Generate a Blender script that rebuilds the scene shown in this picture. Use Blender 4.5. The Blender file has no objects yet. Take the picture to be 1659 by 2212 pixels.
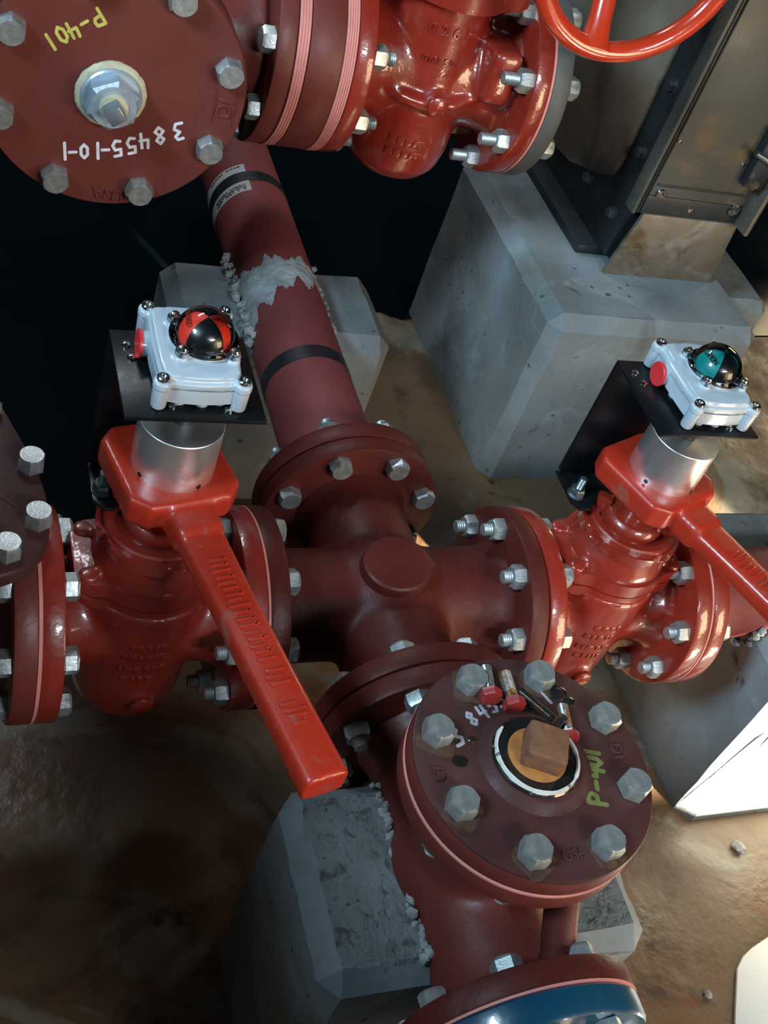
import bpy, bmesh, math, random
from mathutils import Vector as V, Matrix as M
import numpy as np
random.seed(7)
SC = bpy.context.scene
COL = SC.collection
PI = math.pi

# ------------------------------------------------------------------ camera
R = np.array([[0.922424, -0.259667, 0.285844], [0.001409, -0.737919, -0.674888], [0.386176, 0.622935, -0.680309]])
CAMP = (-0.5306, -0.78957, 1.02076)
cam = bpy.data.cameras.new('camera')
cam.sensor_fit = 'VERTICAL'; cam.sensor_height = 36.0; cam.sensor_width = 27.0
cam.lens = 2551.257 / 2212 * 36
cam.clip_start = 0.01
co = bpy.data.objects.new('camera', cam); COL.objects.link(co)
m4 = M.Identity(4)
for i in range(3):
    m4[i][0] = R[0][i]; m4[i][1] = -R[1][i]; m4[i][2] = -R[2][i]; m4[i][3] = CAMP[i]
co.matrix_world = m4
SC.camera = co

# ------------------------------------------------------------------ materials
def nt(name):
    m = bpy.data.materials.new(name); m.use_nodes = True
    n = m.node_tree; n.nodes.clear()
    out = n.nodes.new('ShaderNodeOutputMaterial'); b = n.nodes.new('ShaderNodeBsdfPrincipled')
    n.links.new(b.outputs[0], out.inputs[0])
    return m, n, b

def S(c):  # sRGB 0-255 -> linear
    return tuple(((x / 255) / 12.92 if x / 255 <= 0.04045 else ((x / 255 + 0.055) / 1.055) ** 2.4) for x in c)

def mat(name, col, rough=.5, metal=0., coat=0., var=.15, scale=12., bump=0., bscale=60., stains=(), rvar=.1, pits=None, coatr=.08, spec=.5):
    m, n, b = nt(name)
    N, Lk = n.nodes, n.links
    tc = N.new('ShaderNodeTexCoord'); vec = tc.outputs['Object']
    def noise(sc, det=5, dist=0., rough_=.55):
        t = N.new('ShaderNodeTexNoise'); t.inputs['Scale'].default_value = sc; t.inputs['Detail'].default_value = det
        t.inputs['Distortion'].default_value = dist; t.inputs['Roughness'].default_value = rough_
        Lk.new(vec, t.inputs['Vector']); return t.outputs['Fac']
    def ramp(src, lo, hi):
        r = N.new('ShaderNodeMapRange'); r.inputs['From Min'].default_value = lo; r.inputs['From Max'].default_value = hi
        Lk.new(src, r.inputs['Value']); return r.outputs['Result']
    def mix(fac, a, c):
        x = N.new('ShaderNodeMix'); x.data_type = 'RGBA'
        Lk.new(fac, x.inputs['Factor'])
        for s, i in ((a, 6), (c, 7)):
            if isinstance(s, tuple): x.inputs[i].default_value = (*s, 1)
            else: Lk.new(s, x.inputs[i])
        return x.outputs[2]
    n1 = noise(scale)
    lo = tuple(max(0, c * (1 - var)) for c in col); hi = tuple(min(1, c * (1 + var)) for c in col)
    c = mix(ramp(n1, .3, .7), lo, hi)
    for st in stains:
        scol, sc, th, soft = st[:4]
        f = ramp(noise(sc, 8, st[4] if len(st) > 4 else .6, .62), th, th + soft)
        c = mix(f, c, scol)
    bumps = noise(bscale, 4)
    if pits:
        vo = N.new('ShaderNodeTexVoronoi'); vo.inputs['Scale'].default_value = pits[0]
        wv = N.new('ShaderNodeVectorMath'); wv.operation = 'ADD'
        nz = N.new('ShaderNodeTexNoise'); nz.inputs['Scale'].default_value = pits[0] * .8
        Lk.new(vec, nz.inputs['Vector'])
        sc_ = N.new('ShaderNodeVectorMath'); sc_.operation = 'SCALE'; sc_.inputs['Scale'].default_value = 1.2 / pits[0]
        Lk.new(nz.outputs['Color'], sc_.inputs[0]); Lk.new(vec, wv.inputs[0]); Lk.new(sc_.outputs[0], wv.inputs[1])
        Lk.new(wv.outputs[0], vo.inputs['Vector'])
        pm = ramp(vo.outputs['Distance'], pits[1], pits[1] * .55)
        gate = ramp(noise(pits[0] * .25, 2), .5, .56)
        mm = N.new('ShaderNodeMath'); mm.operation = 'MULTIPLY'; Lk.new(pm, mm.inputs[0]); Lk.new(gate, mm.inputs[1])
        c = mix(mm.outputs[0], c, tuple(x * .35 for x in col))
    Lk.new(c, b.inputs['Base Color'])
    rr = N.new('ShaderNodeMapRange'); rr.inputs['From Min'].default_value = .3; rr.inputs['From Max'].default_value = .7
    rr.inputs['To Min'].default_value = max(.02, rough - rvar); rr.inputs['To Max'].default_value = min(1, rough + rvar)
    Lk.new(noise(scale * 1.7), rr.inputs['Value']); Lk.new(rr.outputs[0], b.inputs['Roughness'])
    b.inputs['Metallic'].default_value = metal; b.inputs['Specular IOR Level'].default_value = spec
    b.inputs['Coat Weight'].default_value = coat; b.inputs['Coat Roughness'].default_value = coatr
    if bump:
        bp = N.new('ShaderNodeBump'); bp.inputs['Strength'].default_value = 1.; bp.inputs['Distance'].default_value = bump
        Lk.new(bumps, bp.inputs['Height']); Lk.new(bp.outputs[0], b.inputs['Normal'])
        if coat: Lk.new(bp.outputs[0], b.inputs['Coat Normal'])
    return m

MT = {}
MT['gloss'] = mat('glossy_red_enamel', (.25, .020, .010), .34, coat=.9, var=.12, scale=9, bump=.0012, bscale=34, coatr=.07,
                  stains=[((.20, .07, .045), 14, .62, .2)])
MT['gloss_dusty'] = mat('dusty_red_enamel', (.255, .022, .014), .38, coat=.6, var=.18, scale=14, bump=.0011, bscale=40, coatr=.1,
                  stains=[((.17, .075, .06), 22, .56, .25), ((.04, .012, .012), 9, .66, .2)])
MT['bright'] = mat('bright_red_enamel', (.40, .024, .009),   .40, coat=.28, var=.1, scale=10, bump=.0007, bscale=40, coatr=.09,
                  stains=[((.27, .08, .055), 26, .60, .1)])
MT['wheel'] = mat('orange_red_enamel', (.50, .035, .010), .25, coat=1., var=.06, scale=10, bump=.0005, bscale=30, coatr=.05)
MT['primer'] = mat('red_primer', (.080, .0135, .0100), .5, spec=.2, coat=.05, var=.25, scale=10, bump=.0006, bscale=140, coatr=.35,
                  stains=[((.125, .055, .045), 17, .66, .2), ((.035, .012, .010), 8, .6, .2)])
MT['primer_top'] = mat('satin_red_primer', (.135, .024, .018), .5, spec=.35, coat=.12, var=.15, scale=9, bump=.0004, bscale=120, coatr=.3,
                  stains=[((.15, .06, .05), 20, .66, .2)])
MT['flange_face'] = mat('machined_red_primer', (.125, .025, .020), .55, spec=.35, coat=.1, var=.12, scale=8, bump=.0003, bscale=160, coatr=.3,
                  stains=[((.05, .02, .018), 13, .68, .12)])
MT['plum'] = mat('brown_plum_primer', (.060, .021, .020), .55, spec=.2, coat=.06, var=.25, scale=14, bump=.0004, bscale=150, coatr=.3,
                  stains=[((.10, .05, .025), 15, .62, .2), ((.025, .012, .012), 8, .6, .2)])
MT['pipe'] = mat('dusty_red_pipe', (.185, .038, .038), .6, spec=.35, var=.2, scale=8, bump=.0005, bscale=120,
                  stains=[((.19, .065, .055), 11, .58, .3), ((.12, .075, .045), 5, .60, .2)])
MT['gasket'] = mat('pink_rubber', (.62, .23, .20), .6, var=.08, scale=40, bump=.0004, bscale=100)
MT['zinc'] = mat('galvanised_steel', (.42, .45, .45), .42, metal=.75, var=.18, scale=60, bump=.0003, bscale=300, rvar=.12,
                  stains=[((.20, .21, .20), 70, .62, .15)])
MT['zinc_dark'] = mat('dark_zinc', (.16, .20, .22), .36, metal=.85, var=.2, scale=60, bump=.0002, bscale=300)
MT['stainless'] = mat('stainless_steel', (.62, .62, .60), .18, metal=1., var=.08, scale=60)
MT['thread'] = mat('bright_thread', (.45, .48, .46), .25, metal=.9, var=.2, scale=120)
MT['thread_rusty'] = mat('rusty_thread', (.34, .33, .29), .35, metal=.75, var=.2, scale=120, stains=[((.30, .12, .03), 60, .5, .1)])
MT['greasy'] = mat('oily_black_steel', (.035, .03, .026), .2, metal=.6, var=.3, scale=80, coat=.8, stains=[((.18, .075, .02), 60, .58, .1)])
MT['redhead'] = mat('red_painted_head', (.24, .02, .018), .35, coat=.5, var=.1, scale=50)
MT['alu'] = mat('turned_aluminium', (.82, .83, .84), .30, metal=.9, var=.05, scale=30, rvar=.05)
MT['alu'].node_tree.nodes['Principled BSDF'].inputs['Anisotropic'].default_value = .6
MT['black'] = mat('black_powder_coat', (.005, .006, .007), .3, spec=.22, var=.1, scale=60, bump=.0001, bscale=500, rvar=.04)
MT['tape'] = mat('black_tape', (.010, .012, .015), .45, var=.2, scale=40)
MT['box'] = mat('pale_grey_enamel', (.40, .455, .51), .34, coat=.55, var=.05, scale=20, bump=.0001, bscale=200, coatr=.1)
MT['redplug'] = mat('red_plastic', (.62, .03, .035), .38, var=.05, scale=30)
MT['ind_red'] = mat('indicator_red', (.75, .035, .015), .45, var=.03, scale=20)
MT['ind_green'] = mat('indicator_green', (.0, .22, .21), .45, var=.03, scale=20)
MT['ind_black'] = mat('indicator_black', (.006, .007, .008), .3, var=.03, scale=20)
MT['ink'] = mat('black_ink', (.012, .012, .012), .6, var=.05, scale=20)
MT['ink_red'] = mat('dark_red_ink', (.25, .015, .01), .6, var=.05, scale=20)
MT['seal'] = mat('white_sealant', (.62, .60, .55), .5, var=.1, scale=60, bump=.0006, bscale=200)
MT['seal_cream'] = mat('cream_sealant', (.50, .47, .33), .55, var=.12, scale=60, bump=.0008, bscale=200)
MT['rust'] = mat('rusted_iron', (.15, .06, .028), .8, var=.25, scale=70, bump=.0008, bscale=240, stains=[((.30, .10, .022), 30, .56, .12)])
MT['rust_orange'] = mat('orange_rust', (.34, .12, .025), .75, var=.3, scale=60, bump=.0006, bscale=200, stains=[((.03, .025, .02), 26, .62, .1)])
MT['rust_wash'] = mat('rusty_wash', (.072, .036, .025), .6, var=.4, scale=90, spec=.25, stains=[((.11, .055, .028), 60, .52, .2)])
MT['galv_blue'] = mat('galvanised_fitting', (.42, .50, .58), .42, metal=.5, var=.15, scale=40, bump=.0004, bscale=150, stains=[((.55, .60, .62), 35, .6, .1)])
MT['plug_grey'] = mat('grey_iron_plug', (.22, .26, .29), .4, metal=.6, var=.15, scale=60)
MT['yellow'] = mat('yellow_paint_marker', (.50, .46, .10), .5, var=.2, scale=120)
MT['yellow_dim'] = mat('olive_paint_marker', (.13, .14, .04), .5, var=.25, scale=120)
MT['white'] = mat('white_paint_marker', (.66, .68, .76), .5, var=.15, scale=120)
MT['white_dim'] = mat('worn_white_paint', (.28, .27, .31), .6, var=.25, scale=120)
MT['sticker'] = mat('paper_sticker', (.42, .44, .46), .6, var=.1, scale=30)
MT['concrete'] = mat('cast_concrete', (.180, .207, .221), .8, var=.30, scale=6, bump=.0014, bscale=90, pits=(34, .17), spec=.3,
                  stains=[((.165, .165, .145), 4.5, .47, .2), ((.26, .29, .30), 9, .56, .2, 1.2), ((.055, .06, .06), 11, .645, .06, .9), ((.08, .085, .08), 3.4, .56, .15, .4)])
MT['concrete_rough'] = mat('rough_concrete', (.16, .18, .185), .9, spec=.25, var=.2, scale=14, bump=.004, bscale=150, pits=(70, .2),
                  stains=[((.07, .075, .072), 60, .54, .12), ((.22, .235, .235), 12, .62, .2)])
MT['grout'] = mat('grey_grout', (.30, .31, .31), .9, var=.3, scale=40, bump=.004, bscale=90)
MT['floor'] = mat('stained_concrete_floor', (.15, .092, .05), .42, var=.25, scale=4, bump=.0016, bscale=45, pits=(16, .13), rvar=.22,
                  stains=[((.21, .185, .14), 3.2, .52, .06, 1.2), ((.07, .045, .028), 7, .54, .12, 1.0), ((.16, .06, .03), 5, .58, .1, .8)])
MT['steel'] = mat('weathered_steel', (.10, .098, .082), .5, metal=.2, var=.2, scale=8, bump=.0005, bscale=90,
                  stains=[((.20, .14, .075), 6, .56, .1), ((.035, .035, .035), 9, .60, .1)])
MT['board'] = mat('white_board', (.80, .79, .76), .6, var=.04, scale=10)
MT['steel_grey'] = mat('grey_steel', (.075, .08, .078), .5, metal=.2, var=.2, scale=12, bump=.0004, bscale=90)
MT['steel_panel'] = mat('brown_steel_panel', (.20, .165, .125), .55, metal=.1, var=.2, scale=6, bump=.0004, bscale=60,
                  stains=[((.16, .11, .07), 5, .52, .15), ((.05, .05, .05), 4, .58, .1)])
MT['steel_dark'] = mat('dark_mill_steel', (.030, .036, .040), .45, metal=.3, var=.25, scale=12, bump=.0004, bscale=90)
MT['steel_base'] = mat('scaled_steel_plate', (.19, .17, .14), .5, metal=.55, var=.2, scale=14, bump=.0006, bscale=90,
                  stains=[((.30, .30, .30), 11, .53, .15), ((.12, .08, .04), 9, .54, .1)])
MT['blue'] = mat('blue_enamel', (.006, .055, .105), .3, coat=.9, var=.15, scale=7, bump=.0005, bscale=40, coatr=.08,
                  stains=[((.03, .09, .13), 9, .64, .2)])
MT['wallm'] = mat('shade_wall_paint', (.05, .05, .05), .8, var=.1, scale=3)
def clear_mat():
    m, n, b = nt('clear_polycarbonate')
    N, Lk = n.nodes, n.links
    tr = N.new('ShaderNodeBsdfTransparent'); tr.inputs[0].default_value = (.93, .95, .95, 1)
    gl = N.new('ShaderNodeBsdfGlossy'); gl.inputs['Roughness'].default_value = .03
    fr = N.new('ShaderNodeFresnel'); fr.inputs['IOR'].default_value = 1.5
    mx = N.new('ShaderNodeMixShader'); Lk.new(fr.outputs[0], mx.inputs[0]); Lk.new(tr.outputs[0], mx.inputs[1]); Lk.new(gl.outputs[0], mx.inputs[2])
    Lk.new(mx.outputs[0], N['Material Output'].inputs[0]); N.remove(b)
    return m
MT['clear'] = clear_mat()

# ------------------------------------------------------------------ object helpers
WM = {}
def link(o): COL.objects.link(o); return o
def thing(name, label, cat, loc=(0, 0, 0), group=None):
    o = link(bpy.data.objects.new(name, None)); o.location = loc; o.empty_display_size = .02
    o['label'] = label; o['category'] = cat
    if group: o['group'] = group
    WM[o] = M.Translation(V(loc)); return o
def tag(o, label, cat, group=None):
    o['label'] = label; o['category'] = cat
    if group: o['group'] = group
    return o
def finish(me, mt, smooth=True, angle=35):
    me.materials.append(MT[mt])
    if smooth:
        for p in me.polygons: p.use_smooth = True
        me.set_sharp_from_angle(angle=math.radians(angle))
    return me
def mesh(name, bm, mt, smooth=True, angle=35):
    bmesh.ops.recalc_face_normals(bm, faces=bm.faces[:])
    me = bpy.data.meshes.new(name); bm.to_mesh(me); bm.free()
    return finish(me, mt, smooth, angle)
def put(name, me, parent=None, mw=None, label=None):
    o = link(bpy.data.objects.new(name, me)); mw = mw or M.Identity(4)
    if parent is not None:
        o.parent = parent; o.matrix_basis = WM[parent].inverted() @ mw
    else: o.matrix_basis = mw
    WM[o] = mw.copy()
    if label: o['label'] = label
    return o
def part(name, bm, mt, parent=None, mw=None, label=None, smooth=True, angle=35):
    return put(name, mesh(name, bm, mt, smooth, angle), parent, mw, label)

def ax(c, z, x=None):
    z = V(z).normalized()
    x = V(x) if x is not None else (V((0, 0, 1)) if abs(z.z) < .9 else V((1, 0, 0)))
    y = z.cross(x).normalized(); x = y.cross(z).normalized()
    r = M((x, y, z)).transposed().to_4x4(); r.translation = V(c); return r

def lathe(bm, prof, mw=M.Identity(4), seg=64, sx=1., sy=1.):
    """closed solid from profile [(r,z)...] around local z"""
    rings = []
    for r, z in prof:
        if r < 1e-6: rings.append([bm.verts.new(mw @ V((0, 0, z)))])
        else: rings.append([bm.verts.new(mw @ V((r * sx * math.cos(2 * PI * i / seg), r * sy * math.sin(2 * PI * i / seg), z))) for i in range(seg)])
    for a, b in zip(rings, rings[1:]):
        for i in range(seg):
            j = (i + 1) % seg
            if len(a) == 1 and len(b) == 1: continue
            if len(a) == 1: bm.faces.new((a[0], b[i], b[j]))
            elif len(b) == 1: bm.faces.new((a[i], a[j], b[0]))
            else: bm.faces.new((a[i], a[j], b[j], b[i]))
    for rg in (rings[0], rings[-1]):
        if len(rg) > 1: bm.faces.new(rg)
def ring(bm, prof, mw=M.Identity(4), seg=64):
    """closed torus-like ring from a closed profile"""
    rings = [[bm.verts.new(mw @ V((r * math.cos(2 * PI * i / seg), r * math.sin(2 * PI * i / seg), z))) for i in range(seg)] for r, z in prof]
    n = len(rings)
    for k in range(n):
        a, b = rings[k], rings[(k + 1) % n]
        for i in range(seg):
            j = (i + 1) % seg; bm.faces.new((a[i], a[j], b[j], b[i]))
def disc(r, z0, z1, b=.002, hole=0):
    """profile of a disc with rounded edges"""
    p = [(0, z0), (r - b, z0), (r - b * .3, z0 + b * .3), (r, z0 + b), (r, z1 - b), (r - b * .3, z1 - b * .3), (r - b, z1), (0, z1)]
    return p
def prism(bm, pts, z0, z1, bev=.002, mw=M.Identity(4), seg=2):
    lo = [bm.verts.new(mw @ V((x, y, z0))) for x, y in pts]; hi = [bm.verts.new(mw @ V((x, y, z1))) for x, y in pts]
    f = [bm.faces.new(lo[::-1]), bm.faces.new(hi)]
    n = len(pts)
    for i in range(n): bm.faces.new((lo[i], lo[(i + 1) % n], hi[(i + 1) % n], hi[i]))
    if bev > 0:
        es = set(f[0].edges) | set(f[1].edges)
        bmesh.ops.bevel(bm, geom=list(es), offset=bev, segments=seg, profile=.5, affect='EDGES', clamp_overlap=True)
def box(bm, c0, c1, bev=.003, mw=M.Identity(4), seg=2):
    b2 = bmesh.new()
    r = bmesh.ops.create_cube(b2, size=1)
    for v in b2.verts: v.co = V([(c0[i] + c1[i]) / 2 + v.co[i] * (c1[i] - c0[i]) for i in range(3)])
    if bev > 0: bmesh.ops.bevel(b2, geom=b2.edges[:], offset=bev, segments=seg, profile=.5, affect='EDGES', clamp_overlap=True)
    vm = {v: bm.verts.new(mw @ v.co) for v in b2.verts}
    for f in b2.faces: bm.faces.new([vm[v] for v in f.verts])
    b2.free()
def tube(bm, pts, r, seg=16, closed=False, cap=True):
    pts = [V(p) for p in pts]; n = len(pts); rings = []
    rr = r if isinstance(r, (list, tuple)) else [r] * n
    up = None
    for i, p in enumerate(pts):
        if closed: t = (pts[(i + 1) % n] - pts[i - 1]).normalized()
        else: t = (pts[min(i + 1, n - 1)] - pts[max(i - 1, 0)]).normalized()
        if up is None: up = V((0, 0, 1)) if abs(t.z) < .9 else V((1, 0, 0))
        s = t.cross(up).normalized(); up = s.cross(t).normalized()
        rings.append([bm.verts.new(p + rr[i] * (math.cos(2 * PI * k / seg) * s + math.sin(2 * PI * k / seg) * up)) for k in range(seg)])
    m = n if closed else n - 1
    for i in range(m):
        a, b = rings[i], rings[(i + 1) % n]
        for k in range(seg):
            l = (k + 1) % seg; bm.faces.new((a[k], a[l], b[l], b[k]))
    if cap and not closed: bm.faces.new(rings[0][::-1]); bm.faces.new(rings[-1])
def cyl(bm, a, b, r0, r1=None, seg=32):
    r1 = r0 if r1 is None else r1
    a, b = V(a), V(b); mw = ax(a, b - a); lathe(bm, [(r0, 0), (r1, (b - a).length)], mw, seg)

def fuse(bm, voxel=.004, it=12, name='tmp'):
    """melt overlapping solids into one continuous casting with soft fillets"""
    bmesh.ops.recalc_face_normals(bm, faces=bm.faces[:])
    me = bpy.data.meshes.new(name); bm.to_mesh(me); bm.free()
    o = link(bpy.data.objects.new(name, me))
    md = o.modifiers.new('r', 'REMESH'); md.mode = 'VOXEL'; md.voxel_size = voxel
    sm = o.modifiers.new('s', 'SMOOTH'); sm.iterations = it; sm.factor = .5
    dg = bpy.context.evaluated_depsgraph_get(); dg.update()
    out = bpy.data.meshes.new_from_object(o.evaluated_get(dg))
    bpy.data.objects.remove(o); bpy.data.meshes.remove(me)
    b2 = bmesh.new(); b2.from_mesh(out); bpy.data.meshes.remove(out)
    return b2

# ------------------------------------------------------------------ bolts
def hexpts(af, rot=0): return [(af / 2 / math.cos(PI / 6) * math.cos(PI / 3 * i + rot), af / 2 / math.cos(PI / 6) * math.sin(PI / 3 * i + rot)) for i in range(6)]
def hexhead(bm, af, h, mw=M.Identity(4), z0=0, flat=.47, dish=True):
    P = hexpts(af); v0 = [bm.verts.new(mw @ V((x, y, z0))) for x, y in P]
    v1 = [bm.verts.new(mw @ V((x, y, z0 + h * .80))) for x, y in P]
    # chamfer: mid edge points stay high, corners drop
    seg = 24; c1 = []
    for i in range(seg):
        a = 2 * PI * i / seg; c1.append(bm.verts.new(mw @ V((af * flat * math.cos(a), af * flat * math.sin(a), z0 + h))))
    bm.faces.new(v0[::-1])
    per = seg // 6
    for i in range(6):
        j = (i + 1) % 6
        bm.faces.new((v0[i], v0[j], v1[j], v1[i]))
        arc = [c1[(i * per + k) % seg] for k in range(per + 1)]
        # flat's top midpoint
        bm.faces.new([v1[i], v1[j]] + arc[::-1])
    bm.faces.new(c1)
def threads(bm, r, z0, z1, mw=M.Identity(4), pitch=.0022, seg=20):
    n = max(2, int((z1 - z0) / pitch)); p = [(0, z0)]
    for i in range(n):
        a = z0 + (z1 - z0) * i / n; d = (z1 - z0) / n
        p += [(r * .88, a), (r, a + d * .5)]
    p += [(r * .85, z1), (0, z1 + r * .12)]
    lathe(bm, p, mw, seg)
BOLTS = {}
def bolt_mesh(af, head_h, grip, nut_h, stick):
    k = (af, head_h, grip, nut_h, stick)
    if k in BOLTS: return BOLTS[k]
    bm = bmesh.new()
    hexhead(bm, af, head_h)                       # head sits at z=0 upwards
    d = af * .62
    lathe(bm, [(d / 2, -grip), (d / 2, .0005)], seg=16)
    hexhead(bm, af, nut_h, ax((0, 0, -grip), (0, 0, -1)))
    threads(bm, d / 2, 0, nut_h + stick, ax((0, 0, -grip), (0, 0, -1)), pitch=.0028, seg=16)
    BOLTS[k] = mesh('hex_bolt', bm, 'zinc', True, 28); return BOLTS[k]
def bolts(parent, c, d, rbc, ha, hb, n=8, phase=22.5, af=.0255, hh=.0135, nh=.0145, st=.011, ref=None, skip=(), jitter=True):
    """ring of bolts around axis d at c: heads ha beyond c along d, nuts hb before"""
    base = ax(c, d, ref)
    me = bolt_mesh(af, hh, round(ha + hb, 4), nh, st)
    for i in range(n):
        if i in skip: continue
        a = math.radians(phase + 360 / n * i)
        mw = base @ M.Translation((rbc * math.cos(a), rbc * math.sin(a), ha)) @ M.Rotation(random.uniform(0, PI / 3) if jitter else a, 4, 'Z')
        put('hex_bolt', me, parent, mw)

# ------------------------------------------------------------------ writing
GL = {
 'P': [[(0, 0), (0, 1)], [(0, 1), (.5, .95), (.55, .7), (.45, .5), (0, .45)]],
 '-': [[(.05, .48), (.5, .5)]],
 '4': [[(.1, 1), (.02, .45), (.55, .45)], [(.48, .95), (.42, 0)]],
 '0': [[(.28, 1), (.05, .75), (.05, .25), (.28, 0), (.5, .25), (.5, .75), (.28, 1)]],
 '1': [[(.2, 1), (.2, 0)]],
 '3': [[(.05, .95), (.35, 1), (.48, .8), (.2, .55), (.5, .35), (.4, .05), (.02, .02)]],
 '8': [[(.28, .52), (.06, .75), (.28, 1), (.5, .78), (.28, .52), (.04, .25), (.28, 0), (.52, .25), (.28, .52)]],
 '5': [[(.5, 1), (.1, .97), (.06, .58), (.4, .6), (.5, .3), (.3, .02), (.02, .08)]],
}
def stroke(bm, pts, w, mw, h=.0006):
    for a, b in zip(pts, pts[1:]):
        a, b = V((*a, 0)), V((*b, 0)); d = (b - a)
        if d.length < 1e-6: continue
        ang = math.atan2(d.y, d.x); P = []
        for k in range(7): t = ang + PI / 2 + PI * k / 6; P.append((a.x + w / 2 * math.cos(t), a.y + w / 2 * math.sin(t)))
        for k in range(7): t = ang - PI / 2 + PI * k / 6; P.append((b.x + w / 2 * math.cos(t), b.y + w / 2 * math.sin(t)))
        prism(bm, P, -h * .5, h + random.uniform(0, .0001), 0, mw)
def handwrite(name, chars, mt, parent, normal, h, w, label=None, hs=None):
    """chars: [(char, world pos of glyph centre, right dir, )]"""
    bm = bmesh.new()
    for k, (ch, pos, right) in enumerate(chars):
        n = V(normal); x = V(right).normalized(); mw = ax(pos, n, x)
        hh = h * (hs[k] if hs else 1)
        for st in GL[ch]:
            stroke(bm, [((px - .28) * hh * .95, (py - .5) * hh) for px, py in st], w, mw)
    return part(name, bm, mt, parent, label=label, smooth=False)
FONT_CACHE = {}
def text_bm(body, size, depth, bm, mw, spacing=1.0):
    cu = bpy.data.curves.new('t', 'FONT'); cu.body = body; cu.size = size; cu.extrude = depth
    cu.align_x = 'CENTER'; cu.align_y = 'CENTER'; cu.space_character = spacing; cu.resolution_u = 3
    cu.bevel_depth = depth * .25; cu.bevel_resolution = 0
    o = link(bpy.data.objects.new('t', cu))
    dg = bpy.context.evaluated_depsgraph_get(); dg.update()
    me = bpy.data.meshes.new_from_object(o.evaluated_get(dg))
    b2 = bmesh.new(); b2.from_mesh(me); b2.transform(mw)
    me2 = bpy.data.meshes.new('t'); b2.to_mesh(me2); b2.free(); bm.from_mesh(me2)
    bpy.data.objects.remove(o); bpy.data.curves.remove(cu); bpy.data.meshes.remove(me); bpy.data.meshes.remove(me2)

def flange(bm, c, d, r, t, b=.003, seg=96):
    lathe(bm, disc(r, 0, t, b), ax(c, d), seg)
def gasket(parent, c, d, r, t, lines=1):
    bm = bmesh.new(); p = [(r * .55, -t / 2)]
    for i in range(lines):
        a = -t / 2 + t * i / lines; q = t / lines
        p += [(r - (.0012 if lines > 1 else 0), a), (r, a + q * .25), (r, a + q * .75)]
    p += [(r - .0012, t / 2), (r * .55, t / 2)]
    ring(bm, p, ax(c, d), 128)
    return part('gasket', bm, 'gasket', parent)

exec_parts = []
FLOOR = -.33
# ------------------------------------------------------------------ setting
bm = bmesh.new(); box(bm, (-3, -3.2, FLOOR - .1), (4, 4, FLOOR), 0)
fl = part('floor', bm, 'floor', None, smooth=False); fl['kind'] = 'structure'
bm = bmesh.new(); box(bm, (-1.0, -2.6, FLOOR), (-.86, 3.2, .80), .01)
wl = part('shade_wall_left', bm, 'wallm', None); wl['kind'] = 'structure'  # unseen wall, added to shade the left floor and low left faces

MT['water'] = mat('black_water_and_shade', (.002, .005, .007), .12, var=.3, scale=3, bump=.0006, bscale=5, rvar=.05, spec=.35)
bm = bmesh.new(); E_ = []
key = [(-.84, .24), (-.60, .30), (-.36, .30), (-.20, .36), (-.15, .48), (-.18, .70), (-.05, .93), (.15, .97), (.35, 1.0), (.45, .97), (.8, 1.02), (1.3, 1.0), (2.2, 1.15), (3.9, 1.3)]  # water at the back; the left arm is added black standing for floor shade
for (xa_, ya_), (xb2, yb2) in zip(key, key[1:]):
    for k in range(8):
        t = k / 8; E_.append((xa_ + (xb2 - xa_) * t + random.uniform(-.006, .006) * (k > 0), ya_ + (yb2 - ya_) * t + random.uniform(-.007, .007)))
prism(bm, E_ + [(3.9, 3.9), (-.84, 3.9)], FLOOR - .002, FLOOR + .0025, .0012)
tag(part('water_and_floor_shade', bm, 'water', None), 'black standing water behind the pipes, plus black sheet as shade on the left floor', 'water')

# ------------------------------------------------------------------ concrete pedestals
def rough_edges(bm, amt=.0015):
    for v in bm.verts: v.co += V((random.uniform(-amt, amt), random.uniform(-amt, amt), random.uniform(-amt, amt)))
def block(bm, c0, c1, bev, cuts=8, amt=.0012):
    b2 = bmesh.new(); bmesh.ops.create_cube(b2, size=1)
    for v in b2.verts: v.co = V([(c0[i] + c1[i]) / 2 + v.co[i] * (c1[i] - c0[i]) for i in range(3)])
    es = [e for e in b2.edges if not (abs(e.verts[0].co.z - c0[2]) < 1e-6 and abs(e.verts[1].co.z - c0[2]) < 1e-6)]
    bmesh.ops.bevel(b2, geom=es, offset=bev, segments=1, profile=.5, affect='EDGES')
    bmesh.ops.triangulate(b2, faces=b2.faces[:])
    for _ in range(3):
        L = [e for e in b2.edges if e.calc_length() > .03]
        bmesh.ops.subdivide_edges(b2, edges=L, cuts=1)
    for v in b2.verts:
        if v.co.z > c0[2] + .001: v.co += V((random.uniform(-amt, amt), random.uniform(-amt, amt), random.uniform(-amt, amt)))
    vm = {v: bm.verts.new(v.co) for v in b2.verts}
    for f in b2.faces: bm.faces.new([vm[v] for v in f.verts])
    b2.free()
def pedestal(name, label, cat, c0, c1, bev=.018, mt='concrete'):
    t = thing(name, label, cat, ((c0[0] + c1[0]) / 2, (c0[1] + c1[1]) / 2, c0[2]))
    bm = bmesh.new(); block(bm, c0, c1, bev); part('block', bm, mt, t, angle=25)
    return t
def grout_strip(parent, pts, w=.012, label=None):
    bm = bmesh.new()
    for p in pts:
        for _ in range(2):
            s = random.uniform(.4, 1.) * w
            b2 = bmesh.new(); bmesh.ops.create_icosphere(b2, subdivisions=2, radius=s * .6)
            o = V(p) + V([random.uniform(-.4, .4) * w for _ in range(3)])
            vm = {v: bm.verts.new(o + v.co * random.uniform(.75, 1.2)) for v in b2.verts}
            for f in b2.faces: bm.faces.new([vm[v] for v in f.verts])
            b2.free()
    return part('grout', bm, 'grout', parent, label=label)

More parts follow.
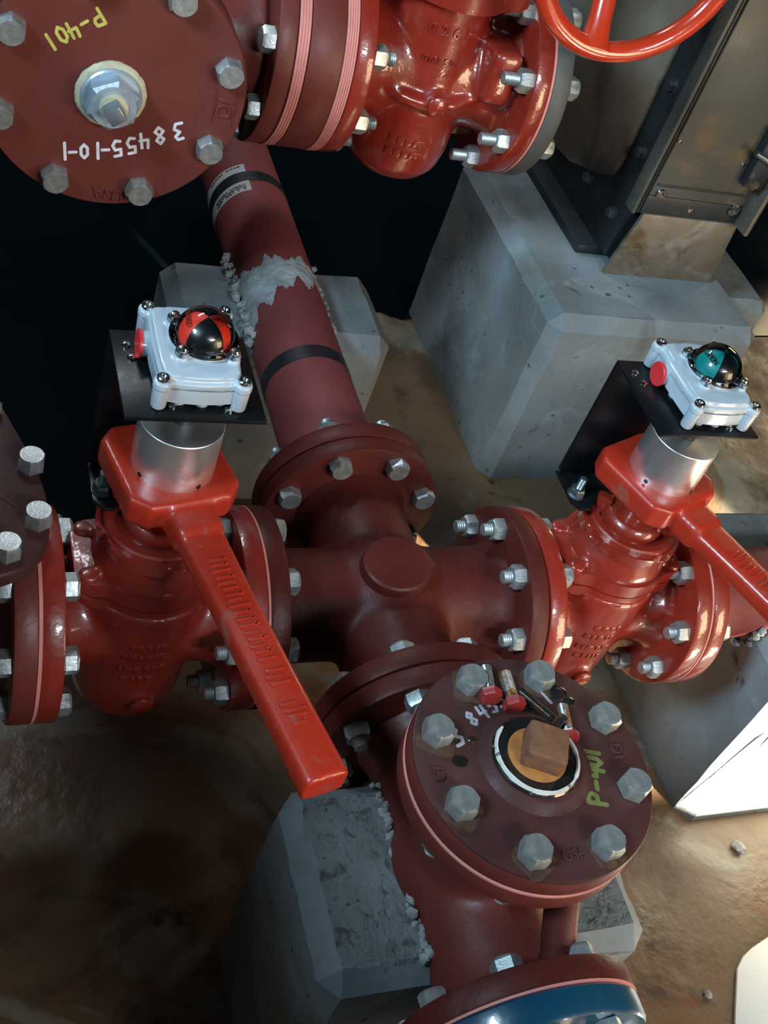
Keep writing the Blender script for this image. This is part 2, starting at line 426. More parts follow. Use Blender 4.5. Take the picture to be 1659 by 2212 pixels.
pb = pedestal('concrete_pedestal', 'wide grey concrete block under the steel column, largest of the concrete blocks', 'concrete block', (.445, .53, FLOOR), (.862, 1.02, .03), .022)
pk = pedestal('concrete_saddle', 'grey concrete saddle with the long red pipe lying across its top', 'concrete block', (-.166, .476, FLOOR), (.161, .655, .004), .02)
pf = pedestal('concrete_saddle', 'dark grey rough-topped concrete saddle below the end of the left lever', 'concrete block', (-.172, -.440, FLOOR), (.182, -.228, .004), .02)
pr = pedestal('concrete_saddle', 'blue-grey concrete block with sunlit front under the right end of the red header', 'concrete block', (.53, -.163, FLOOR), (.93, .163, .0), .022)
me_ = [c for c in pf.children][0].data; me_.materials.append(MT['concrete_rough'])
for f_ in me_.polygons:
    if f_.normal.z > .8: f_.material_index = 1
grout_strip(pf, [(-.068 - .002 * math.sin(i), -.24 - i * .0085, .004) for i in range(23)], .011, 'crumbled grey mortar along the fitting')
grout_strip(pf, [(.07, -.24 - i * .0095, .004) for i in range(20)], .010)
grout_strip(pk, [(-.064 + .003 * math.sin(i * 2), .47 + i * .0095, .006) for i in range(20)], .014)
grout_strip(pk, [(.064, .48 + i * .0095, .006) for i in range(19)], .011)
bm = bmesh.new(); block(bm, (.84, .70, FLOOR), (1.02, .90, -.03), .02); part('footing', bm, 'concrete', pb, angle=25)
grout_strip(pr, [(.528, .067 * math.cos(a), .067 * math.sin(a)) for a in [PI + PI * k / 16 for k in range(17)]], .012)

bm = bmesh.new(); prism(bm, [(.530, -.366), (.548, -.358), (.70, -.310), (1.1, -.25), (1.1, -1.0), (.32, -1.0), (.472, -.445), (.512, -.380)][::-1], FLOOR, FLOOR + .006, .002)
tag(part('white_board', bm, 'board', None), 'white board lying on the floor in glaring sunlight, lower right corner', 'board')
nb = thing('pipe', 'added red pipe, out of view, shading the floor behind the white board', 'pipe', (1.0, -1.0, FLOOR))  # made-up pipe, unseen, added to cast a shadow band behind the board
bm = bmesh.new(); cyl(bm, (.42, -1.0, -.10), (2.2, -1.0, -.10), .054, seg=48); part('tube', bm, 'pipe', nb)
for x_ in (.62, 1.7):
    bm = bmesh.new(); box(bm, (x_ - .05, -1.05, FLOOR), (x_ + .05, -.95, -.14), .01); part('support', bm, 'concrete', nb)

# ------------------------------------------------------------------ header cross
A, VL, B = .167, .229, .1645          # centre to face, valve length, branch length
FR, FT, BC = .1145, .024, .0953
cross = thing('pipe_cross', 'dull dark red cast cross fitting joining four bolted flanges, between the two lever valves', 'pipe fitting', (0, 0, 0))
bm = bmesh.new()
cyl(bm, (-A + .008, 0, 0), (A - .008, 0, 0), .066); cyl(bm, (0, -B + .008, 0), (0, B - .008, 0), .066)
bmesh.ops.create_uvsphere(bm, u_segments=48, v_segments=24, radius=.083)
for s in (-1, 1):
    lathe(bm, [(.066, 0), (.068, .02), (.076, .034)], ax((s * (A - .052), 0, 0), (s, 0, 0)), 48)
    lathe(bm, [(.066, 0), (.068, .02), (.076, .034)], ax((0, s * (B - .052), 0), (0, s, 0)), 48)
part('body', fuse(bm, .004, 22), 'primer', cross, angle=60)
bm = bmesh.new(); d = V((-.06, -.13, 1.)).normalized()
lathe(bm, [(.0375, .055), (.038, .082), (.037, .0865), (.0345, .0885), (0, .0888)], ax((0, 0, 0), d, (1, 0, 0)), 64, 1.08, 1.)
part('drain_boss', bm, 'primer', cross)
for nm, c, d_ in (('flange', (A - FT, 0, 0), (1, 0, 0)), ('flange', (-A + FT, 0, 0), (-1, 0, 0)), ('flange', (0, B - FT, 0), (0, 1, 0)), ('flange', (0, -B + FT, 0), (0, -1, 0))):
    bm = bmesh.new(); flange(bm, c, d_, FR, FT - .0006); part('flange', bm, 'primer', cross)
bolts(cross, (-A, 0, 0), (1, 0, 0), BC, FT, FT + .001)           # heads towards the cross
bolts(cross, (A, 0, 0), (1, 0, 0), BC, FT + .001, FT)            # nuts towards the cross
bolts(cross, (0, B, 0), (0, -1, 0), BC, FT, FT)
bolts(cross, (0, -B, 0), (0, 1, 0), BC, FT, FT + .001)

# ------------------------------------------------------------------ lever gate valves
def polar_outline(n=120, rc=.066, hx=.080, hy=.043, soft=6):
    r = []
    for i in range(n):
        a = 2 * PI * i / n; c, s = abs(math.cos(a)), abs(math.sin(a))
        rb = min(hx / max(c, 1e-6), hy / max(s, 1e-6)); r.append(max(rc, rb))
    for _ in range(soft): r = [(r[i - 1] + 2 * r[i] + r[(i + 1) % n]) / 4 for i in range(n)]
    return [(r[i] * math.cos(2 * PI * i / n), r[i] * math.sin(2 * PI * i / n)) for i in range(n)]

def lever_valve(cx, side, label, ang, paint, bonnet_paint):
    v = thing('lever_gate_valve', label, 'valve', (cx, 0, 0), 'lever gate valves on the red header')
    T = M.Translation((cx, 0, 0)); h = VL / 2
    # body: wedge chamber + two necks
    bm = bmesh.new()
    prof = [(0, -.139), (.030, -.1385), (.048, -.132), (.058, -.119), (.062, -.098), (.064, -.06), (.066, -.01), (.068, .040), (.069, .070), (0, .070)]
    lathe(bm, prof, T, 64, 1.0, 1.0)
    cyl(bm, (cx - h + .012, 0, 0), (cx + h - .012, 0, 0), .057)
    for s in (-1, 1): lathe(bm, [(.057, 0), (.063, .022), (.074, .034)], ax((cx + s * (h - .052), 0, 0), (s, 0, 0)), 48)
    lathe(bm, [(.015, 0), (.015, .066), (.013, .0685), (0, .0685)], ax((cx + .006, 0, -.080), (0, -1, 0)), 32)
    b = fuse(bm, .0038, 14)
    lathe(b, [(.0125, 0), (.0125, .008), (.0115, .0095), (0, .0095)], ax((cx + .006, -.0635, -.080), (0, -1, 0)), 32)
    part('body', b, paint, v, angle=60)
    # cast letters on the chamber: shallow raised marks
    bm = bmesh.new()
    for k, (z, wd) in enumerate(((.030, .030), (.012, .042), (-.010, .046), (-.028, .036))):
        x = -wd / 2
        while x < wd / 2:
            l = random.uniform(.004, .009); th = x / .06
            rr = .0655 + (z * .035)
            p = V((cx + rr * math.sin(th), -rr * math.cos(th), z - .01))
            box(bm, (-l / 2, -.0045, -.0016), (l / 2, .0045, .0016), .0012, ax(p, (math.sin(th), -math.cos(th), -.05), (1, 0, 0)) @ M.Rotation(random.uniform(-.2, .2), 4, 'Z'))
            x += l + random.uniform(.001, .003)
    part('cast_mark', bm, paint, v)
    for s in (-1, 1):
        bm = bmesh.new(); flange(bm, (cx + s * (h - FT), 0, 0), (s, 0, 0), FR, FT - .0006); part('flange', bm, paint, v)
    # bonnet
    bm = bmesh.new(); out = polar_outline()
    prism(bm, out, .080, .0985, .004, T, 3)
    b2 = polar_outline(120, .0655, .079, .042)
    part('bonnet_flange', bm, bonnet_paint, v)
    bm = bmesh.new(); prism(bm, [(x * .99, y * .99) for x, y in out], .061, .0772, .005, T, 3)
    part('body_flange', bm, paint, v)
    bm = bmesh.new()
    lathe(bm, [(0, .090), (.062, .090), (.0615, .102), (.060, .110), (.055, .122), (.052, .130), (.052, .136), (0, .136)], T, 64)
    for sx_, sy_ in ((1, 1), (1, -1), (-1, 1), (-1, -1)):
        lathe(bm, [(.0110, .090), (.0110, .101), (.0085, .1035), (0, .1035)], T @ M.Translation((sx_ * .067, sy_ * .031, 0)), 20)
    part('bonnet', fuse(bm, .003, 8), bonnet_paint, v, angle=60)
    # packing plate with horns and gland
    bm = bmesh.new(); P = []
    for i in range(96):
        a = 2 * PI * i / 96; r = .0620
        for a0 in (math.radians(200), math.radians(20), math.radians(-75)):
            da = (a - a0 + PI) % (2 * PI) - PI
            if abs(da) < .16: r = .056
        P.append((r * math.cos(a), r * math.sin(a)))
    prism(bm, P, .130, .143, .003, T, 3)
    ring(bm, [(.043, .141), (.055, .141), (.055, .147), (.053, .149), (.045, .149), (.043, .147)], T, 72)
    for a0 in (150, 330): box(bm, (.032, -.007, .141), (.050, .007, .166), .003, T @ M.Rotation(math.radians(a0), 4, 'Z'))
    part('packing_plate', bm, bonnet_paint, v)
    bm = bmesh.new()
    lathe(bm, [(0, .138), (.036, .138), (.037, .149), (.035, .155), (.0315, .158), (0, .159)], T, 64)
    lathe(bm, [(0, .158), (.017, .158), (.017, .205), (0, .205)], T, 48)
    part('gland', bm, bonnet_paint, v)
    # lever: hub block, socket and tapered handle
    a = math.radians(ang); dx, dy = math.sin(a), -math.cos(a)
    LM = T @ ax((0, 0, 0), (0, 0, 1), (dx, dy, 0))
    bm = bmesh.new(); s = .0565; c = .016
    P = [(x - .004, y) for x, y in [(-s, -s + c), (-s + c, -s), (s - c, -s), (s, -s + c), (s, s - c), (s - c, s), (-s + c, s), (-s, s - c)]]
    prism(bm, P, .196, .228, .005, LM, 3)
    lathe(bm, [(0, .190), (.030, .190), (.036, .199), (.036, .203), (0, .203)], LM, 48)
    box(bm, (.03, -.024, .188), (.085, .024, .222), .008, LM, 3)
    Lh = .352; n = 12; rows = []
    for i in range(n + 1):
        t = i / n; x = .045 + (Lh - .045) * t; w = .0185 + .003 * t + (.006 * (1 - t) ** 3); hh = .0125 + .0035 * t; zc = .206 - .004 * t
        rows.append((x, w, hh, zc))
    sg = 20; rings = []
    for x, w, hh, zc in rows:
        rings.append([bm.verts.new(LM @ V((x, w * math.copysign(abs(math.cos(2 * PI * k / sg)) ** .55, math.cos(2 * PI * k / sg)), zc + hh * math.copysign(abs(math.sin(2 * PI * k / sg)) ** .55, math.sin(2 * PI * k / sg))))) for k in range(sg)])
    for p, q in zip(rings, rings[1:]):
        for k in range(sg): bm.faces.new((p[k], p[(k + 1) % sg], q[(k + 1) % sg], q[k]))
    bm.faces.new(rings[0][::-1]); bm.faces.new(rings[-1])
    lev = part('lever', fuse(bm, .0028, 4), 'bright', v, angle=50)
    bm = bmesh.new(); x = .115
    while x < .30:
        t = (x - .045) / (Lh - .045); z = .206 - .004 * t + .0125 + .0035 * t
        if random.random() > .12:
            box(bm, (x, -.013 + random.uniform(0, .004), z - .001), (x + .0028, .011 - random.uniform(0, .007), z + .0011), .0006, LM)
            if random.random() > .5: box(bm, (x - .002, .003, z - .001), (x + .004, .0055, z + .0011), .0006, LM)
        x += random.uniform(.005, .0085)
    part('cast_mark', bm, 'bright', lev)
    # aluminium coupling on the stem
    bm = bmesh.new()
    lathe(bm, [(0, .222), (.0395, .222), (.0400, .2225), (.0400, .2855), (.0394, .2862), (0, .2862)], T, 96)
    cp = part('coupling', bm, 'alu', v)
    for aa in (-150, -62): 
        bm = bmesh.new(); lathe(bm, [(0, .0385), (.0027, .0385), (.0027, .0403), (0, .0403)], T @ M.Translation((0, 0, .2315)) @ ax((0, 0, 0), (math.cos(math.radians(aa)), math.sin(math.radians(aa)), 0)), 16)
        part('set_screw', bm, 'ind_black', cp)
    bm = bmesh.new(); lathe(bm, [(0, .286), (.011, .286), (.011, .329), (0, .329)], T, 32); part('stem_shaft', bm, 'steel_dark', cp)
    # z-shaped black bracket
    bx = -.020 if side > 0 else -.003
    br = thing('limit_switch_bracket', ('black folded bracket carrying the limit switch with the green indicator' if side > 0 else 'black folded bracket carrying the limit switch with the red indicator'), 'bracket', (cx + bx - .062, 0, .155), 'black limit switch brackets')
    TB = M.Translation((cx + bx, 0, 0)); x0, x1 = -.0625, .0635
    bm = bmesh.new(); box(bm, (x0, -.050, .3275), (x1, .0665, .3315), .0008, TB)
    part('top_plate', bm, 'black', br)
    bm = bmesh.new(); prism(bm, [(x0, .3275), (x1, .3275), (x1, .185), (x0 + .085, .157), (x0 + .008, .157), (x0, .165)], -.002, .002, .0006, TB @ ax((0, .0645, 0), (0, -1, 0), (1, 0, 0)))
    part('back_plate', bm, 'black', br)
    bm = bmesh.new(); prism(bm, [(x0, .016), (x0 + .008, .004), (x0 + .020, .004), (x0 + .040, .024), (x0 + .085, .040), (x0 + .085, .0665), (x0, .0665)], .1555, .1595, .0006, TB)
    ft = part('foot', bm, 'black', br)
    bm = bmesh.new(); fx, fy = x0 + .010, .028
    fm = TB @ M.Translation((fx, fy, .1595))
    lathe(bm, [(0, 0), (.0105, 0), (.0105, .0015), (0, .0015)], fm, 24)
    hexhead(bm, .0165, .0095, fm @ M.Translation((0, 0, .0015)))
    threads(bm, .0047, .010, .026, fm, .0016, 16); part('hex_bolt', bm, 'zinc_dark', br)
    for (sx_, sy_) in ((-.05, .045), (-.047, .028), (-.02, -.035), (.03, -.038)):
        bm = bmesh.new(); lathe(bm, [(0, 0), (.0042, 0), (.0038, .0022), (.002, .0032), (0, .0033)], TB @ M.Translation((sx_, sy_, .3315)), 16)
        part('screw', bm, 'stainless', br)
    # limit switch box
    lb = thing('limit_switch', ('pale grey limit switch box with black and green OPEN dome, on the right valve' if side > 0 else 'pale grey limit switch box with black and red dome, over the left valve'), 'limit switch', (cx + bx, -.012, .3315), 'limit switch boxes on the valves')
    return v, TB, lb, side

def limit_switch(TB, lb, side):
    cxb, cyb = (.003 if side < 0 else .010), (.0135 if side < 0 else .0115)
    Q = TB @ M.Translation((cxb, cyb, 0))
    hx, hy = .0355, .0485
    def barrel(hx, hy, n=14, c=.004):
        P = []
        for k in range(n + 1): t = -1 + 2 * k / n; P.append((hx * t * .97, -hy - c * (1 - t * t)))
        for k in range(1, n + 1): t = -1 + 2 * k / n; P.append((hx + c * .6 * (1 - t * t), hy * t))
        for k in range(1, n + 1): t = 1 - 2 * k / n; P.append((hx * t, hy + c * (1 - t * t)))
        for k in range(1, n): t = 1 - 2 * k / n; P.append((-hx - c * .6 * (1 - t * t), hy * t))
        return P
    bm = bmesh.new()
    prism(bm, barrel(hx, hy), .3385, .3525, .0035, Q, 3)
    for sx_ in (-1, 1):
        for sy_ in (-1, 1):
            lathe(bm, [(0, .3330), (.0062, .3330), (.0070, .335), (.0076, .358), (0, .358)], Q @ M.Translation((sx_ * hx, sy_ * hy, 0)), 24)
    for px, py in ((-.016, -.04), (.004, -.042), (.020, -.039), (-.026, .0)):
        lathe(bm, [(0, .3315), (.0062, .3315), (.0066, .341), (0, .341)], Q @ M.Translation((px, py, 0)), 20)
    lathe(bm, [(0, 0), (.0118, 0), (.0118, .021), (0, .021)], Q @ ax((-.024, .018, .3455), (-1, 0, 0)), 32)
    hb = part('housing', bm, 'box', lb)
    bm = bmesh.new()
    prism(bm, barrel(hx, hy), .3536, .3605, .0025, Q, 3)
    prism(bm, barrel(hx * .94, hy * .94, c=.003), .359, .3655, .004, Q, 4)
    for sx_ in (-1, 1):
        for sy_ in (-1, 1):
            lathe(bm, [(0, .354), (.0082, .354), (.0082, .361), (.0074, .3625), (0, .3625)], Q @ M.Translation((sx_ * hx, sy_ * hy, 0)), 24)
    lathe(bm, [(0, .36), (.0295, .36), (.0285, .3695), (0, .3695)], Q @ M.Translation((.007, .002, 0)), 48)
    for a in (45, 135, 225, 315):
        lathe(bm, [(0, .36), (.0075, .36), (.006, .372), (0, .372)], Q @ M.Translation((.007 + .0325 * math.cos(math.radians(a)), .002 + .0325 * math.sin(math.radians(a)), 0)), 20)
    part('lid', fuse(bm, .0013, 3), 'box', lb, angle=50)
    for sx_ in (-1, 1):
        for sy_ in (-1, 1):
            bm = bmesh.new(); S_ = Q @ M.Translation((sx_ * hx, sy_ * hy, .3623))
            ring(bm, [(.0026, .0002), (.0048, .0), (.0056, .0008), (.0056, .0036), (.0048, .0044), (.0026, .0044)], S_, 24)
            lathe(bm, [(0, 0), (.0026, 0), (.0026, .0020), (0, .0020)], S_, 6); part('screw', bm, 'stainless', lb)
    D = Q @ M.Translation((.007, .002, .3695))
    bm = bmesh.new()
    lathe(bm, [(0, 0), (.0135, 0), (.0135, .0022), (.0125, .003), (0, .003)], Q @ ax((-.0435, .018, .3455), (-1, 0, 0)), 32)
    part('plug', bm, 'redplug', lb)
    # indicator drum: two black and two coloured quadrants, open cone-like rotor under the dome
    rot0 = math.radians(135 if side < 0 else 100)
    prof = [(0, .0005), (.0232, .0005), (.0228, .006), (.0205, .0125), (.0165, .0175), (.010, .0215), (.004, .023), (0, .0231)]
    def quad(mt, a0, a1, name):
        bm = bmesh.new(); n = 14; rings = []
        for r, z in prof:
            rings.append([bm.verts.new(D @ V((r * math.cos(a0 + (a1 - a0) * k / n), r * math.sin(a0 + (a1 - a0) * k / n), z))) for k in range(n + 1)])
        for p, q in zip(rings, rings[1:]):
            for k in range(n): bm.faces.new((p[k], p[k + 1], q[k + 1], q[k]))
        for k in (0, n): bm.faces.new([r[k] for r in rings])
        bmesh.ops.remove_doubles(bm, verts=bm.verts[:], dist=1e-6)
        return part(name, bm, mt, lb)
    col = 'ind_green' if side > 0 else 'ind_red'
    q0 = math.radians(-145 if side < 0 else -125); hq = PI / 2
    for k in range(4):
        o = quad('ind_black' if k % 2 == 0 else col, q0 + hq * k, q0 + hq * (k + 1), 'indicator_quadrant')
        if k % 2: o['label'] = 'green indicator quadrant' if side > 0 else 'red indicator quadrant'
    # word on the coloured quadrant
    am = q0 + hq * 3 + hq / 2; e = V((math.cos(am), math.sin(am), 0))
    nrm = (e * .70 + V((0, 0, .72))).normalized(); pos = D @ (e * .0165 + V((0, 0, .0175)))
    bm = bmesh.new()
    text_bm('OPEN' if side > 0 else 'CLOSED', .0085 if side > 0 else .0062, .0003, bm, ax(pos, nrm, V((0, 0, 1)).cross(e)) @ M.Translation((0, 0, .0016)))
    part('indicator_word', bm, 'ink' if side > 0 else 'ink_red', lb)
    bm = bmesh.new()
    prof = [(.0285, 0)] + [(.0272 * math.cos(t), .003 + .0248 * math.sin(t)) for t in [PI / 2 * k / 16 for k in range(17)]]
    inner = [(max(r - .0012, 0), z - .0011) for r, z in prof[1:]]
    lathe(bm, [(.0, .0248 + .003 - .0011)][:0] + prof[:-1] + [(0, .0278)], D, 56)
    dm = part('dome', bm, 'clear', lb)
    bm = bmesh.new()
    ring(bm, [(.0262, 0), (.0315, 0), (.0315, .0022), (.0305, .003), (.0262, .003)], D, 56)
    for a in (45, 135, 225, 315): lathe(bm, [(0, -.001), (.0065, -.001), (.0065, .003), (0, .003)], D @ M.Translation((.0325 * math.cos(math.radians(a)), .0325 * math.sin(math.radians(a)), 0)), 20)
    part('dome_rim', bm, 'clear', lb)
    for a in (45, 135, 225, 315):
        bm = bmesh.new(); lathe(bm, [(0, .002), (.0046, .002), (.0048, .004), (.0036, .0062), (0, .0068)], D @ M.Translation((.0325 * math.cos(math.radians(a)), .0325 * math.sin(math.radians(a)), .001)), 20)
        part('dome_screw', bm, 'stainless', lb)

vl, TBl, lbl, _ = lever_valve(-A - VL / 2, -1, 'red gate valve on the left with its lever pointing down over the concrete saddle', 12.9, 'gloss_dusty', 'gloss_dusty')
limit_switch(TBl, lbl, -1)
vr, TBr, lbr, _ = lever_valve(A + VL / 2, 1, 'shiny red gate valve on the right with its lever running out of the right edge', 22.4, 'gloss', 'gloss')
limit_switch(TBr, lbr, 1)
gasket(vl, (-A, 0, 0), (1, 0, 0), FR, .003); gasket(vr, (A + VL, 0, 0), (1, 0, 0), FR, .003)
gasket(vl, (-A - VL, 0, 0), (1, 0, 0), FR, .004)

# ------------------------------------------------------------------ check valve at the left edge
cv = thing('check_valve', 'dark red check valve with bolted cover plate, cut off by the left edge', 'valve', (-.56, .05, 0))
xl = -A - VL
bm = bmesh.new(); flange(bm, (xl - .0015, 0, 0), (-1, 0, 0), FR, FT); part('flange', bm, 'primer_top', cv)
bm = bmesh.new(); cyl(bm, (xl - .015, 0, 0), (xl - .30, 0, 0), .062)
lathe(bm, [(.07, -.02), (.085, .05), (.085, .118), (0, .118)], M.Translation((-.505, .06, 0)), 48, 1., 1.35)
lathe(bm, [(.062, 0), (.066, .02), (.076, .034)], ax((xl - .055, 0, 0), (1, 0, 0)), 48)
part('body', fuse(bm, .0045, 12), 'primer_top', cv, angle=60)
half = [(-.386, .000), (-.3855, .05), (-.392, .085), (-.423, .180), (-.440, .215), (-.47, .24)]
low = [(-.470, -.060), (-.435, -.057), (-.410, -.046), (-.394, -.024)]
right = low + half
outl = [(x, y) for x, y in right] + [(-.505 * 2 - x, y) for x, y in reversed(right)]
bm = bmesh.new(); prism(bm, outl, .112, .131, .004, M.Identity(4), 3)
cover = part('cover', bm, 'plum', cv)
for x, y in ((-.398, .088), (-.397, .012), (-.428, -.028), (-.437, .165), (-.505, -.035), (-.573, -.030), (-.605, .008), (-.605, .085), (-.573, .165)):
    put('hex_bolt', bolt_mesh(.0255, .017, .03, .012, .004), cv, M.Translation((x, y, .131)) @ M.Rotation(random.random(), 4, 'Z'))
bm = bmesh.new(); stroke(bm, [(0, 0), (.004, -.008), (.012, -.014), (.018, -.022)], .002, M.Translation((-.437, .055, .131)), .0008); part('cast_mark', bm, 'plum', cv)
bolts(cv, (xl, 0, 0), (1, 0, 0), BC, FT + .001, FT + .001)

# ------------------------------------------------------------------ right pipe
rp = thing('pipe_spool', 'red flanged pipe running from the right valve into the concrete block', 'pipe', (A + VL, 0, 0))
bm = bmesh.new(); flange(bm, (A + VL + .0015, 0, 0), (1, 0, 0), FR, FT); lathe(bm, [(.075, 0), (.068, .02), (.062, .03)], ax((A + VL + FT, 0, 0), (1, 0, 0)), 64); part('flange', bm, 'gloss', rp)
bm = bmesh.new(); cyl(bm, (A + VL + .01, 0, 0), (1.2, 0, 0), .061, seg=64); part('pipe', bm, 'pipe', rp)
bolts(rp, (A + VL, 0, 0), (1, 0, 0), BC, FT + .001, FT)

# ------------------------------------------------------------------ back pipe
bp = thing('flanged_pipe', 'long dusty red pipe with two black tape bands and a paper sticker', 'pipe', (0, .3, 0))
bm = bmesh.new(); flange(bm, (0, B + .0008, 0), (0, 1, 0), FR, FT); lathe(bm, [(.078, 0), (.073, .012), (.066, .02)], ax((0, B + FT, 0), (0, 1, 0)), 64); part('flange', bm, 'primer', bp)
bm = bmesh.new(); cyl(bm, (0, B + .01, 0), (0, 1.35, 0), .061, seg=96); part('pipe', bm, 'pipe', bp)
def band(y, w, a0=0, a1=360, r=.0618, mt='tape', name='tape_band', label=None, skew=0.):
    bm = bmesh.new(); n = 64; a, b = [], []
    for k in range(n + 1):
        t = math.radians(a0 + (a1 - a0) * k / n); sk = skew * math.sin(t)
        for L_, yy, rr in ((a, y - w / 2 + sk, r), (b, y + w / 2 + sk, r)): L_.append([bm.verts.new(V((rr * math.cos(t), yy, rr * math.sin(t)))), bm.verts.new(V(((rr - .002) * math.cos(t), yy, (rr - .002) * math.sin(t))))])
    for k in range(n):
        bm.faces.new((a[k][0], a[k + 1][0], b[k + 1][0], b[k][0])); bm.faces.new((a[k][1], b[k][1], b[k + 1][1], a[k + 1][1]))
        bm.faces.new((a[k][0], a[k][1], a[k + 1][1], a[k + 1][0])); bm.faces.new((b[k][0], b[k + 1][0], b[k + 1][1], b[k][1]))
    for k in (0, n): bm.faces.new((a[k][0], b[k][0], b[k][1], a[k][1]))
    return part(name, bm, mt, bp, label=label)
band(.383, .024); band(.802, .024, r=.0624)
band(.800, .070, 105, 215, .0619, 'sticker', 'sticker', 'white printed paper sticker')
bm = bmesh.new()
for row, yy in enumerate((.780, .775, .770, .829)):
    if row == 3: part('printed_text', bm, 'ink', bp, smooth=False); bm = bmesh.new()
    a = 112
    while a < 165:
        da = random.uniform(1.5, 5)
        if random.random() > .15:
            for k in range(1):
                t = math.radians(a + da / 2); box(bm, (-.0617 * math.radians(da) / 2, -.0013, -.0004), (.0617 * math.radians(da) / 2, .0013, .0003), 0, ax((.0621 * math.cos(t), yy, .0621 * math.sin(t)), (math.cos(t), 0, math.sin(t)), (-math.sin(t), 0, math.cos(t))))
        a += da + random.uniform(.8, 2)
part('printed_text', bm, 'ink', bp, smooth=False)
# smear of cement over the pipe where it enters the saddle
bm = bmesh.new(); n = 160; top, bot = [], []; q1 = q2 = 0.
for k in range(n + 1):
    t = math.radians(10 + 185 * k / n); q1 = q1 * .8 + random.uniform(-.0035, .0035); q2 = q2 * .8 + random.uniform(-.0035, .0035); wob = .008 * math.sin(k * .16) + .005 * math.sin(k * .41 + 1) + q1
    ex = .05 * max(0, (k / n - .55)) 
    y0 = .560 - .07 * (k / n) + .010 * math.sin(k * .23) + q2 - ex; y1 = .60 - .02 * (k / n) + wob + .35 * ex
    r = .0617
    top.append(bm.verts.new(V((r * math.cos(t), y1, r * math.sin(t))))); bot.append(bm.verts.new(V((r * math.cos(t), y0, r * math.sin(t)))))
tin = [bm.verts.new(v.co * 1 - V((v.co.x, 0, v.co.z)).normalized() * .002) for v in top]; bin_ = [bm.verts.new(v.co - V((v.co.x, 0, v.co.z)).normalized() * .002) for v in bot]
for k in range(n):
    bm.faces.new((bot[k], bot[k + 1], top[k + 1], top[k])); bm.faces.new((tin[k], tin[k + 1], bin_[k + 1], bin_[k]))
    bm.faces.new((top[k], top[k + 1], tin[k + 1], tin[k])); bm.faces.new((bin_[k], bin_[k + 1], bot[k + 1], bot[k]))
for k in (0, n): bm.faces.new((bot[k], top[k], tin[k], bin_[k]))
part('cement_smear', bm, 'grout', bp, label='pale cement smear on the pipe')

# ------------------------------------------------------------------ front tee with blind flange
YE = -.3335; ZT = .167
ft_ = thing('pipe_tee', 'dark red tee fitting in the concrete saddle below the capped flange', 'pipe fitting', (0, YE, 0))
bm = bmesh.new()
cyl(bm, (0, -B - .01, 0), (0, YE - .155, 0), .066); cyl(bm, (0, YE, 0), (0, YE, ZT - .01), .066)
bmesh.ops.create_uvsphere(bm, u_segments=48, v_segments=24, radius=.078, matrix=M.Translation((0, YE, 0)))
lathe(bm, [(.066, 0), (.068, .02), (.078, .036)], ax((0, YE, ZT - .056), (0, 0, 1)), 48)
lathe(bm, [(.066, 0), (.068, .02), (.078, .036)], ax((0, -B - .056, 0), (0, 1, 0)), 48)
lathe(bm, [(.066, 0), (.068, .02), (.078, .036)], ax((0, YE - .112, 0), (0, -1, 0)), 48)
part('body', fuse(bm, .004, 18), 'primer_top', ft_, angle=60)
bm = bmesh.new(); flange(bm, (0, -B - .0008, 0), (0, -1, 0), FR, FT); part('flange', bm, 'primer', ft_)
bm = bmesh.new(); flange(bm, (0, YE - .167 + FT, 0), (0, -1, 0), FR, FT - .001); part('flange', bm, 'primer', ft_)
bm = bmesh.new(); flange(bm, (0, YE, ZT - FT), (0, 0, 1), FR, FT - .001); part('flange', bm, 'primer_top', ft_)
bm = bmesh.new(); tube(bm, [(.030, YE - .065, ZT - .022), (.028, YE - .080, ZT - .040), (.025, YE - .105, ZT - .066), (.022, YE - .130, ZT - .090), (.020, YE - .15, ZT - .108)], [.017, .0165, .016, .016, .017], 24)
part('rib', bm, 'primer', ft_)

bf = thing('blind_flange', 'round brown plum blind flange with yellow P-401 and rusty square plug, lower centre', 'flange', (0, YE, ZT))
bm = bmesh.new(); lathe(bm, [(0, .0012), (FR - .003, .0012), (FR - .0008, .002), (FR, .004), (FR, .0225), (FR - .001, .0245), (FR - .003, .0255), (.060, .0255), (.054, .0262), (.0465, .0335), (.043, .0350), (0, .0350)], M.Translation((0, YE, ZT)), 128)
pl_ = part('plate', bm, 'plum', bf); pl_.data.materials.append(MT['primer_top'])
for f_ in pl_.data.polygons:
    if abs(f_.normal.z) < .3 and math.hypot(f_.center.x, f_.center.y - YE) > .11: f_.material_index = 1
for aa_, s_ in ((157.5, 1.25), (202.5, 1.), (112.5, 1.05), (247.5, .9), (67.5, .7), (292.5, .7)):
    bm = bmesh.new(); an = math.radians(aa_); n = 36; rr_ = []
    for k in range(n): rr_.append(.0150 + .0045 * s_ * (.5 + .5 * math.sin(k * .7 + aa_)) * random.uniform(.7, 1.1) + (.002 * s_))
    prism(bm, [(r_ * math.cos(2 * PI * k / n), r_ * math.sin(2 * PI * k / n)) for k, r_ in enumerate(rr_)], -.0002, .00035, 0, M.Translation((.0933 * math.cos(an), YE + .0933 * math.sin(an) - .003, ZT + .0255)))
    part('rust_stain', bm, 'rust_wash', bf, smooth=False)
gasket(bf, (0, YE, ZT), (0, 0, 1), FR + .0003, .003)
bolts(bf, (0, YE, ZT), (0, 0, 1), BC - .002, .0262, FT, ref=(1, 0, 0), af=.0262, hh=.0150)
zt = ZT + .0255
bm = bmesh.new(); PC = M.Translation((-.003, YE, ZT))
ring(bm, [(.020, .034), (.0415, .034), (.0415, .0365), (.039, .0395), (.034, .0398), (.027, .0385), (.020, .038)], PC, 72); part('sealant_ring', bm, 'greasy', bf, label='black sealant ring')
bm = bmesh.new(); n = 60
